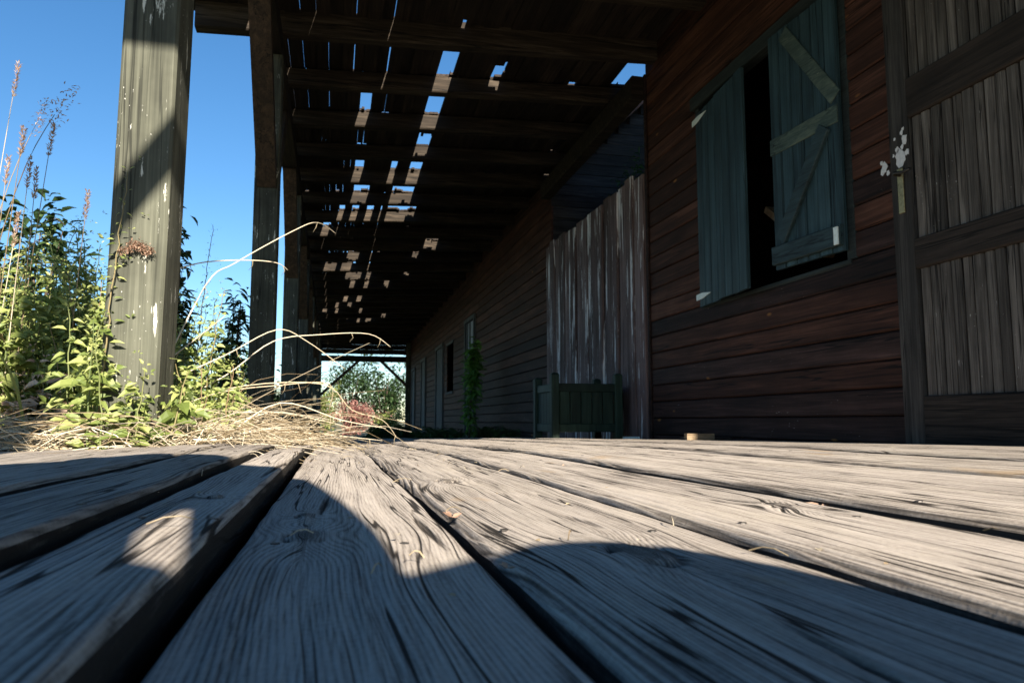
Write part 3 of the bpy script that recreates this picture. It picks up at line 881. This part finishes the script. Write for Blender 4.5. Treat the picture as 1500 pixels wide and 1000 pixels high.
# ------------------------------------------------------------------ planter
planter = thing('planter_box', (2.08, 6.3, float(G(6.3)) - .012), 'square dark green wooden planter box with corner posts before the plank fence', 'planter')
px0, px1, py0, py1 = 1.79, 2.35, 6.02, 6.55
zf = float(G(6.3)) - .02
for (cx, cy) in ((px0, py0), (px1, py0), (px0, py1), (px1, py1)):
    h = 0.56 if cy == py0 else 0.545
    p = box('post', cx - .034, cx + .034, cy - .034, cy + .034, zf, zf + h, 'planter_wood', planter)
    V, F = [], []
    for k in range(5):                                                  # rounded cap
        a = math.pi / 2 * k / 4
        r_, z_ = 0.030 * math.cos(a) + .002, zf + h - .002 + .022 * math.sin(a)
        V += [(cx - r_, cy - r_, z_), (cx + r_, cy - r_, z_), (cx + r_, cy + r_, z_), (cx - r_, cy + r_, z_)]
    for k in range(4):
        for q in range(4): F.append((k * 4 + q, k * 4 + (q + 1) % 4, k * 4 + 4 + (q + 1) % 4, k * 4 + 4 + q))
    F.append((16, 17, 18, 19))
    mk('cap', V, F, 'planter_wood', p)
for z0_, z1_ in ((0.085, 0.155), (0.42, 0.49)):
    for yy in (py0, py1): box('rail', px0 + .034, px1 - .034, yy - .018, yy + .018, zf + z0_, zf + z1_, 'planter_wood', planter, axis='X')
    for xx in (px0, px1): box('rail', xx - .018, xx + .018, py0 + .034, py1 - .034, zf + z0_, zf + z1_, 'planter_wood', planter, axis='Y')
n = 5
for k in range(n):
    wv = (px1 - px0 - .08) / n
    xa = px0 + .04 + k * wv
    for yy in (py0, py1): box('slat', xa + .003, xa + wv - .003, yy - .006, yy + .012, zf + .15, zf + .425, 'planter_wood', planter)
    wv = (py1 - py0 - .08) / n
    ya_ = py0 + .04 + k * wv
    for xx in (px0, px1): box('slat', xx - .006, xx + .012, ya_ + .003, ya_ + wv - .003, zf + .15, zf + .425, 'planter_wood', planter)
box('soil_fill', px0 + .013, px1 - .013, py0 + .013, py1 - .013, zf + .12, zf + .40, 'soil', planter)

# offcuts on the deck
o = plank('timber_offcut', (2.13, 4.30, float(G(4.2)) - .002), (0.17, -0.03, 0), (0.01, 0.06, 0), (0, 0, 0.052), 'pale_wood', None, 0.003)
tag(o, 'short pale sawn timber offcut lying before the plank wall', 'offcut')
o = plank('loose_board', (2.17, 4.42, float(G(4.4)) - .002), (0.30, -0.06, 0), (0.02, 0.09, 0), (0, 0, 0.030), 'door_rail_wood', None, 0.003)
tag(o, 'thin dark board lying behind the pale offcut', 'board')
o = plank('loose_block', (2.28, 5.72, float(G(5.7)) - .012), (0.13, -0.02, 0), (0.01, 0.05, 0), (0, 0, 0.035), 'hinge_paint', None, 0.003)
tag(o, 'small pale grey block at the foot of the fence', 'block')

# ------------------------------------------------------------------ plants
def dirv(az, el): return np.array((math.cos(az) * math.cos(el), math.sin(az) * math.cos(el), math.sin(el)))


def nettle(x, y, h, label, group, mat='nettle', lean=None, lw=1.0, r=rnd, z=None):
    z = float(G(y)) - 0.09 if z is None else z
    root = thing('nettle', (x, y, z), label, 'nettle', group)
    az = r.uniform(0, 6.28); k = r.uniform(0.05, 0.28) if lean is None else lean[1]
    if lean: az = lean[0]
    n = max(8, int(h / 0.030))
    slim = r.choice((.52, .52, .30))
    pts = [np.array((x, y, z)) + np.array((math.cos(az), math.sin(az), 0)) * k * h * (i / n) ** 1.7 + np.array((0, 0, h * i / n)) * (1 - .12 * k * i / n)
           + np.array((r.uniform(-.004, .004), r.uniform(-.004, .004), 0)) for i in range(n + 1)]
    st, lf = MB(), MB()
    st.tube(pts, 0.0035, 0.0012, 5, r.uniform(0, 1))
    for i in range(2, n + 1):
        f = i / n
        if f < 0.18: continue
        ln = lw * r.choice((.8, .8, 1.15)) * (0.050 * math.sin(math.pi * min(1, f * .9 + .12)) + 0.018) * r.uniform(.75, 1.2)
        for s in (0, math.pi):
            if r.random() < .06: continue
            d = dirv(az + i * 1.57 + s + r.uniform(-.4, .4), r.uniform(-.35, .35) + (0.7 if f > .92 else 0))
            lf.leaf(pts[i] + d * .008, d, (.08, -.75, .7), ln, ln * slim * r.uniform(.8, 1.15), r.uniform(.2, 1.3), min(1, max(0, r.gauss(.58, .24) + .2 * (f > .8))))
            if r.random() < .6 and f > .2:                              # side shoot
                q = pts[i] + d * r.uniform(.015, .06)
                for m in range(4):
                    d2 = dirv(r.uniform(0, 6.28), r.uniform(-.2, .9))
                    lf.leaf(q + d2 * .006, d2, (.08, -.75, .7), ln * .5, ln * .26, .4, min(1, max(0, r.gauss(.62, .2))))
    st.build('stem', 'stem', root, True)
    lf.build('foliage', mat, root)
    return root


rp = random.Random(21)
for i in range(150):                                                     # the thick clump beside the near post
    y = rp.uniform(2.55, 3.6); x = -y * rp.uniform(.235, .50)
    px = x / y
    h = rp.uniform(0.50, 0.92) * (1.0 if x < -.8 else .8)
    nettle(x, y, h, 'green nettle in the thick clump growing outside the near post', 'nettles outside the near post', r=rp)
for i in range(34):
    x = rp.uniform(-0.70, -0.36); y = rp.uniform(2.62, 3.5)
    nettle(x, y, rp.uniform(0.22, 0.48), 'low green nettle around the foot of the near post', 'nettles at the foot of the near post', r=rp)
for i in range(60):
    y = rp.uniform(3.0, 5.0)
    x = rp.uniform(-0.30, -0.115) * y + .04
    nettle(x, y, rp.uniform(0.30, 0.78), 'green nettle between the near post and the second post', 'nettles between the posts', r=rp)
for (x, y, h) in ((-0.66, 2.36, 0.40), (-0.45, 2.25, 0.27), (-0.52, 2.20, 0.22), (-0.60, 2.22, 0.30), (-0.40, 2.40, 0.34), (-0.50, 2.13, 0.30), (-0.57, 2.12, 0.36), (-0.62, 2.16, 0.42), (-0.66, 2.2, 0.5), (-0.54, 2.17, 0.26), (-0.43, 2.18, 0.3), (-0.70, 2.28, 0.5)):
    nettle(x, y, h, 'leafy nettle standing against the front of the near post', 'nettles before the near post', r=rp, z=-.06)
for i in range(12):
    x = rp.uniform(-1.25, -.7); y = rp.uniform(2.45, 2.75)
    nettle(x, y, rp.uniform(.2, .42), 'withered brown weed in front of the green clump', 'withered weeds before the clump', mat='seed', r=rp)
# the sprig up the near post
nettle(-0.618, 2.238, 0.86, 'thin leafy sprig climbing the left edge of the near post', None, r=rp, lean=(0.0, 0.05), lw=.6, z=-.06)
nettle(-0.62, 3.6, 1.12, 'tall bare nettle stem rising beyond the near post', None, r=rp, lean=(0.5, 0.06), lw=.35)


def shrub(name, loc, rx, rz, label, cat, n, mat, leaf=0.06, group=None, r=rnd, trunk=0.5, stems=7):
    x, y, z = loc
    root = thing(name, loc, label, cat, group)
    st, lf = MB(), MB()
    ends = []
    for k in range(stems):
        az = r.uniform(0, 6.28); rr = rx * r.uniform(.2, .85)
        top = np.array((x + math.cos(az) * rr, y + math.sin(az) * rr, z + rz * r.uniform(.6, 1.0)))
        b = np.array(loc, float) + np.array((math.cos(az), math.sin(az), 0)) * .06 * rx
        m = (b + top) / 2 + np.array((0, 0, .12 * rz))
        st.tube([b, (b + m) / 2 + np.array((0, 0, .05)), m, (m + top) / 2, top], .012 * rz + .004, .003, 5, r.random())
        ends.append((b, m, top))
    cl = []
    for k in range(stems * 9):
        b, m, top = ends[k % stems]
        f = r.uniform(.15, 1.05)
        p = m + (top - m) * (f * 2 - 1) if f > .5 else b + (m - b) * f * 2
        q = p + np.array((r.gauss(0, .22) * rx, r.gauss(0, .22) * rx, r.gauss(0, .1) * rz))
        q[2] = max(q[2], z + .04)
        st.tube([p, (p + q) / 2 + np.array((0, 0, .03)), q], .004, .0015, 4, .4)
        cl.append((q, r.random()))
    for i in range(n):
        c, tn = r.choice(cl)
        p = c + np.array((r.gauss(0, .10) * rx, r.gauss(0, .10) * rx, r.gauss(0, .07) * rz))
        p[2] = max(p[2], z + .03)
        d = dirv(r.uniform(0, 6.28), r.uniform(-.7, .5))
        lf.leaf(p, d, (r.uniform(-.4, .4), r.uniform(-.4, .4), 1), leaf * r.uniform(.6, 1.3), leaf * r.uniform(.3, .5), .5, min(1, max(0, .3 * tn + r.gauss(.4, .18))))
    st.build('stem', 'bark', root, True)
    lf.build('foliage', mat, root)
    return root


rs_ = random.Random(5)
shrub('dark_shrub', (-1.98, 5.4, -.12), 0.42, 1.5, 'tall dark-leaved shrub behind the nettle clump', 'shrub', 1900, 'dark_leaf', .10, r=rs_, stems=10)
shrub('dark_shrub', (-.98, 5.0, -.12), 0.16, 1.25, 'slim dark shrub seen between the first two posts', 'shrub', 700, 'dark_leaf', .09, r=rs_)
shrub('dark_shrub', (-.80, 6.3, -.14), 0.16, 1.25, 'small dark shrub close behind the second post', 'shrub', 500, 'dark_leaf', .08, r=rs_)
shrub('dark_shrub', (-4.4, 6.8, -.12), 1.0, 1.6, 'broad dark shrub at the back of the weeds', 'shrub', 1300, 'dark_leaf', .10, r=rs_, stems=10)
for i in range(10):
    yy = 9.5 + i * 1.6
    shrub('green_shrub', (-1.25 - .1 * rs_.random(), yy, float(G(yy)) - .1), .55, rs_.uniform(.9, 1.5), 'leafy green shrub growing along the outside of the veranda posts', 'shrub', 420, 'ivy', .10, 'shrubs along the posts', rs_)
# beyond the far end
shrub('dark_tree', (2.35, 36.5, -.5), 1.6, 3.3, 'dark bushy tree closing the far end of the veranda', 'tree', 2600, 'dark_leaf', .24, r=rs_, stems=12)
shrub('dark_tree', (0.75, 38.5, -.5), 1.5, 4.2, 'loose leafy tree beyond the far end of the veranda', 'tree', 1500, 'dark_leaf', .26, r=rs_, stems=8)
shrub('red_shrub', (0.95, 35.0, -.5), 1.15, 1.45, 'pinkish red leaved bush beyond the far end', 'shrub', 2200, 'red_leaf', .16, r=rs_)
shrub('green_shrub', (-0.35, 34.4, -.5), 0.75, 2.5, 'bright green bush left of the red bush', 'shrub', 1500, 'nettle', .17, r=rs_)
shrub('green_shrub', (2.35, 34.6, -.5), 0.75, 1.0, 'pale green bush right of the red bush', 'shrub', 1100, 'nettle', .16, r=rs_)
for i in range(9):
    a = rs_.uniform(-9, -2.2); b = rs_.uniform(10, 22)
    shrub('hedge_shrub', (a * (b / 10), b, -.3), 1.2, rs_.uniform(.9, 1.5), 'dark shrub standing in the rough ground outside the veranda', 'shrub', 700, 'dark_leaf', .15, 'shrubs in the rough ground', rs_)
# weeds inside, along the wall
for i in range(9):
    yy = rs_.uniform(9.9, 14); xx = rs_.uniform(.5, 2.3)
    shrub('low_weed', (xx, yy, float(G(yy)) - .07), .32, rs_.uniform(.14, .26), 'low dark weed on the shaded floor by the long shed', 'weed', 260, 'ivy', .09, 'weeds on the shaded floor', rs_, stems=5)
w = shrub('elder_sapling', (2.05, 11.6, float(G(11.6)) - .07), .22, 1.5, 'slender green sapling standing against the long shed wall', 'sapling', 420, 'sapling_leaf', .15, r=rs_, stems=2)
iv = shrub('ivy_mass', (3.55, 8.30, 1.6), .42, 1.6, 'ivy hanging on the end wall above the plank fence', 'ivy', 900, 'ivy', .07, r=rs_)

# seeding grasses by the clump
def arc(p0, p1, sag, n=9, side=0.0):
    p0, p1 = np.asarray(p0, float), np.asarray(p1, float)
    return [p0 + (p1 - p0) * (i / n) + np.array((side, 0, sag)) * math.sin(math.pi * i / n) for i in range(n + 1)]


def grass_stalk(base, tip, sag, label, spike=.12, loose=False, group=None):
    root = thing('seed_grass', base, label, 'grass', group)
    st, sd = MB(), MB()
    pts = arc(base, tip, sag, 10)
    st.tube(pts, .0022, .0010, 4, rnd.random())
    d = nv(pts[-1] - pts[-2])
    m = 90
    for i in range(m):
        f = i / m
        p = np.array(pts[-1]) + d * spike * (f - .15)
        if loose:
            p = p + np.array((rnd.gauss(0, .012), rnd.gauss(0, .012), -abs(rnd.gauss(0, .022)) * (1.2 - f)))
        q = dirv(rnd.uniform(0, 6.28), rnd.uniform(-.8, .8))
        sd.leaf(p + q * .003, nv(d * 1.2 + q * .8 - (np.array((0, 0, .7)) if loose else 0)), (0.1, 0.2, 1), rnd.uniform(.008, .016), .004, .3, rnd.random())
    lfm = MB()
    for f in (2, 4):
        q = dirv(rnd.uniform(0, 6.28), .6)
        lfm.leaf(pts[f], q, (0, 0, 1), rnd.uniform(.2, .34), .010, .9, rnd.random())
    st.build('stalk', 'straw', root, True); sd.build('seed_head', 'seed', root); lfm.build('blade', 'straw', root)


# (px aimed tips at about 2.6 m)
def at(px, py, Y):
    """point at distance Y down the veranda seen at a photo pixel, used to measure plant tips"""
    pit, psi = math.radians(6.071), math.radians(13.325)
    fw = np.array((math.sin(psi) * math.cos(pit), math.cos(psi) * math.cos(pit), math.sin(pit)))
    rt = np.array((math.cos(psi), -math.sin(psi), 0)); upv = np.array((-math.sin(psi) * math.sin(pit), -math.cos(psi) * math.sin(pit), math.cos(pit)))
    d = fw + rt * (px - 750) / 1100 + upv * (500 - py) / 1100
    return np.array((0, 0, .095)) + d * (Y / d[1])


for k, (tx, ty, bx, sag, sp, loose) in enumerate(((20, 135, -60, .10, .12, False), (80, 168, -80, .22, .13, True), (55, 178, -90, .2, .1, True), (72, 222, 5, .05, .11, False),
                                          (30, 222, -30, .05, .09, False), (40, 270, -5, .04, .10, False), (8, 265, -40, .04, .1, False), (50, 285, 15, .03, .1, False), (20, 355, -30, .03, .11, False), (125, 315, 85, .02, .09, False))):
    Y = rnd.uniform(2.55, 2.85)
    tip = at(tx, ty, Y); b = at(bx, 640, Y + .1); b[2] = -.08
    grass_stalk(tuple(b), tuple(tip), sag, ('drooping feathery grass head above the nettle clump' if loose else 'upright dry grass spike above the nettle clump'), sp, loose, 'drooping grass heads' if loose else 'dry grass spikes')

# broad blades of grass in the clump
for k in range(16):
    x = rp.uniform(-1.6, -.85); y = rp.uniform(2.5, 2.9)
    root = thing('grass_tuft', (x, y, -.08), 'long arching yellow-green grass blades at the front of the nettle clump', 'grass', 'grass tufts in the clump')
    m = MB()
    for q in range(4):
        az = rp.uniform(0, 6.28); h = rp.uniform(.35, .7)
        prev = None
        n = 8
        V, F = [], []
        for i in range(n + 1):
            f = i / n
            p = np.array((x, y, -.08)) + np.array((math.cos(az), math.sin(az), 0)) * h * .75 * f ** 1.8 + np.array((0, 0, h * (f * 1.15 - .55 * f ** 2.6)))
            s = np.array((-math.sin(az), math.cos(az), 0)) * .005 * (1 - f ** 2) + np.array((0, 0, 0.0005))
            V += [p - s, p + s]
        F = [(2 * i, 2 * i + 1, 2 * i + 3, 2 * i + 2) for i in range(n)]
        m.add(V, F, rp.random())
    m.build('blade', rp.choice(('nettle', 'nettle', 'straw')), root)

# tangle of straw along the end of the deck
sw = MB()
rw = random.Random(31)
for k in range(2050):
    if k < 1500:
        y = rw.uniform(2.12, 2.75); x = rw.uniform(-1.7, -.3); hz = .045 + abs(rw.gauss(0, .022))
    else:
        y = rw.uniform(2.75, 4.0); x = min(rw.gauss(-.48, .20), -.16); hz = abs(rw.gauss(0, .085)) * max(.15, 1 - abs(x + .38) * 1.3)
    az = rw.gauss(0.1, .8) + (math.pi if rw.random() < .5 else 0); ln = rw.uniform(.10, .5) * (1.15 if k > 1500 else 1)
    p0 = np.array((x, y, -.035 + hz)); d = np.array((math.cos(az), math.sin(az), rw.gauss(0, .10 if k < 1500 else .26)))
    p1 = p0 + d * ln; p1[2] = max(p1[2], -.05)
    sw.tube(arc(p0, p1, rw.uniform(-.01, .07), 4, rw.uniform(-.05, .05)), rw.uniform(.0010, .0022), .0008, 3, rw.random())
tag(sw.build('straw_litter', 'straw'), 'tangle of pale dry straw along the end of the deck', 'straw', kind='stuff')

# long arching dry stalks, one by one
ST = [((215, 590), (300, 420), (345, 385), (430, 338), (465, 326), (492, 342)), ((255, 395), (300, 384), (360, 381), (405, 385), (422, 396)),
      ((240, 560), (330, 520), (405, 483), (450, 500), (505, 540)), ((235, 600), (330, 550), (400, 500), (470, 490), (540, 489), (572, 508)),
      ((225, 622), (330, 570), (470, 562), (515, 600), (560, 615), (582, 642)), ((330, 640), (410, 590), (500, 615), (565, 627)),
      ((60, 636), (160, 632), (290, 640), (420, 632), (560, 645)), ((250, 600), (320, 575), (400, 565), (482, 562), (482, 600)),
      ((300, 635), (390, 605), (455, 612), (520, 628)), ((240, 610), (280, 590), (316, 572)), ((20, 650), (150, 640), (300, 652)), ((230, 540), (262, 515), (295, 490), (330, 462))]
for k, pl in enumerate(ST):
    Y = 2.75 + .12 * (k % 5)
    P = [at(a, b, Y + .06 * i) for i, (a, b) in enumerate(pl)]
    for p in P: p[2] = max(p[2], -.03)
    pts = []
    for i in range(len(P) - 1):                                          # Catmull-Rom through the measured points
        p0, p1, p2, p3 = P[max(i - 1, 0)], P[i], P[i + 1], P[min(i + 2, len(P) - 1)]
        for s in range(5):
            u = s / 5
            pts.append(.5 * (2 * p1 + (p2 - p0) * u + (2 * p0 - 5 * p1 + 4 * p2 - p3) * u * u + (3 * p1 - p0 - 3 * p2 + p3) * u ** 3))
    pts.append(P[-1])
    m = MB(); m.tube(pts, .0030 if k != 9 else .010, .0012, 6, .55 + .3 * rnd.random())
    for q in range(3):
        i = rnd.randrange(3, len(pts) - 1)
        m.tube([pts[i], pts[i] + np.array((rnd.uniform(-.01, .01), 0, -.02)), pts[i] + np.array((rnd.uniform(-.02, .02), 0, -.04))], .0015, .001, 3, .5)
    root = m.build('dry_stalk', 'straw', None, True, loc=tuple(pts[0]))
    tag(root, 'long bleached dry stalk arching over the straw by the posts', 'stalk', 'arching dry stalks')

# withered brown seed cluster caught on the near post
m = MB()
for k in range(420):
    a = rnd.uniform(-1, 1)
    p = at(200 + 22 * a + rnd.gauss(0, 3), 358 + 10 * abs(a) + rnd.gauss(0, 4), 2.235)
    d = dirv(rnd.uniform(0, 6.28), rnd.uniform(-.9, .4))
    m.leaf(p, d, (0, .2, 1), rnd.uniform(.006, .014), .004, .3, rnd.random() * .5)
tag(m.build('withered_cluster', 'seed', None, loc=(-.56, 2.24, .6)), 'withered brown seed cluster clinging to the near post', 'seed cluster')

# bits lying on the deck
m = MB()
for k in range(420):
    y = 0.35 + 3.6 * rnd.random() ** 1.3; x = rnd.uniform(-.5, 2.3)
    lift = .024 if x < -.075 else .004
    p = np.array((x, y, lift + float(G(y)) + rnd.uniform(0, .003)))
    d = dirv(rnd.uniform(0, 6.28), rnd.uniform(-.05, .25)); s = rnd.uniform(.003, .009)
    if rnd.random() < .3: m.tube(arc(p, p + d * s * 4, .004, 3), .0006, .0004, 3, rnd.random())
    else: m.leaf(p, d, (rnd.uniform(-.3, .3), rnd.uniform(-.3, .3), 1), s, s * rnd.uniform(.4, .8), .2, rnd.random())
tag(m.build('deck_litter', 'straw'), 'scattered pale chips and seed husks on the deck planks', 'litter', kind='stuff')
for (px, py, s) in ((662, 757, .010), (745, 832, .007), (992, 711, .014), (1203, 745, .018), (825, 686, .014), (936, 670, .016), (182, 664, .03)):
    d0 = at(px, py, 1.0) - np.array((0, 0, .095)); tt = (0.002 - .095) / d0[2]
    p = np.array((0, 0, .095)) + d0 * tt
    p[2] = 0.002 + float(G(p[1])) + (.03 if p[0] < -.08 else 0)
    m = MB()
    for q in range(3):
        d = dirv(rnd.uniform(0, 6.28), rnd.uniform(.0, .35))
        m.leaf(p, d, (rnd.uniform(-.9, .9), rnd.uniform(-.9, .9), .6), s, s * .5, -.5, rnd.random() * .6)
    tag(m.build('dry_leaf', 'seed', None, loc=tuple(p)), 'curled brown dry leaf lying on the deck planks', 'leaf', 'dry leaves on the deck')

# ------------------------------------------------------------------ the photographer kneeling behind the camera (only the shadow is seen)
def skin(name, verts, edges, radii, mat, parent=None, root=0, loc=(0, 0, 0)):
    me = bpy.data.meshes.new(name)
    base = W[parent] if parent else Vector(loc)
    me.from_pydata([tuple(Vector(v) - base) for v in verts], edges, [])
    me.materials.append(MAT[mat])
    o = bpy.data.objects.new(name, me); COL.objects.link(o)
    if parent: o.parent = parent
    else: o.location = base
    W[o] = base
    sm = o.modifiers.new('skin', 'SKIN')
    if not me.skin_vertices: 
        bpy.context.view_layer.objects.active = o
    lay = me.skin_vertices[0] if me.skin_vertices else None
    if lay:
        for i, r_ in enumerate(radii):
            lay.data[i].radius = (r_, r_) if not isinstance(r_, tuple) else r_
            lay.data[i].use_root = (i == root)
    sb = o.modifiers.new('smooth', 'SUBSURF'); sb.levels = 2; sb.render_levels = 2
    sm.use_smooth_shade = True
    return o


pv = [(-.15, -.92, .40), (-.17, -.80, .58), (-.15, -.66, .74), (-.12, -.56, .77), (-.10, -.50, .74), (-.08, -.42, .71),     # pelvis..head
      (-.29, -.64, .74), (-.38, -.50, .46), (-.28, -.24, .12),                                                            # left arm
      (.10, -.64, .74), (.09, -.52, .44), (.03, -.24, .12),                                                              # right arm
      (-.24, -.88, .38), (-.30, -.56, .11), (-.30, -1.02, .08), (-.30, -1.14, .05),                                       # left leg, kneeling
      (.08, -.88, .38), (.34, -.58, .44), (.36, -.66, .09), (.36, -.50, .05)]                                             # right leg, knee up
pe = [(0, 1), (1, 2), (2, 3), (3, 4), (4, 5), (2, 6), (6, 7), (7, 8), (2, 9), (9, 10), (10, 11), (0, 12), (12, 13), (13, 14), (14, 15), (0, 16), (16, 17), (17, 18), (18, 19)]
pr_ = [.17, .16, .17, .07, .09, .115, .11, .065, .035, .11, .072, .035, .13, .09, .055, .035, .13, .09, .06, .04]
person = skin('person', pv, pe, pr_, 'cloth', None, 0, (-.05, -.8, 0))
tag(person, 'person in dark clothes kneeling on the deck with one knee raised', 'person')
hv, he, hr = [], [], []
for side, wr in ((-1, (-.28, -.24, .12)), (1, (.03, -.24, .12))):
    wx, wy, wz = wr
    palm = (wx + .01, wy + .06, wz - .055)
    for f in range(5):
        a = (f - 2) * .016
        ln = (.055, .068, .074, .068, .045)[f]
        b = len(hv)
        if f == 4:
            hv += [(wx - .02, wy + .01, wz - .03), (wx - .05, wy + .045, wz - .06), (wx - .055, wy + .075, wz - .085)]
        else:
            hv += [palm, (wx + a, wy + .06 + ln * .6, wz - .085), (wx + a * 1.2, wy + .06 + ln, wz - .108)]
        he += [(b, b + 1), (b + 1, b + 2)]; hr += [.012, .009, .007]
    b = len(hv); hv += [wr, palm]; he += [(b, b + 1)]; hr += [.030, .026]
skin('hands', hv, he, hr, 'skin', person)

# hair cap on the bent head
m = MB()
cx, cy, cz = -.08, -.40, .72
n1, n2 = 12, 8
V, F = [], []
for i in range(n2 + 1):
    a = math.pi * .62 * i / n2
    for k in range(n1):
        b = 2 * math.pi * k / n1
        V.append((cx + .115 * math.sin(a) * math.cos(b), cy + .125 * math.sin(a) * math.sin(b), cz + .115 * math.cos(a)))
for i in range(n2):
    for k in range(n1): F.append((i * n1 + k, i * n1 + (k + 1) % n1, (i + 1) * n1 + (k + 1) % n1, (i + 1) * n1 + k))
m.add(V, F); m.build('hair', 'hair', person, True)
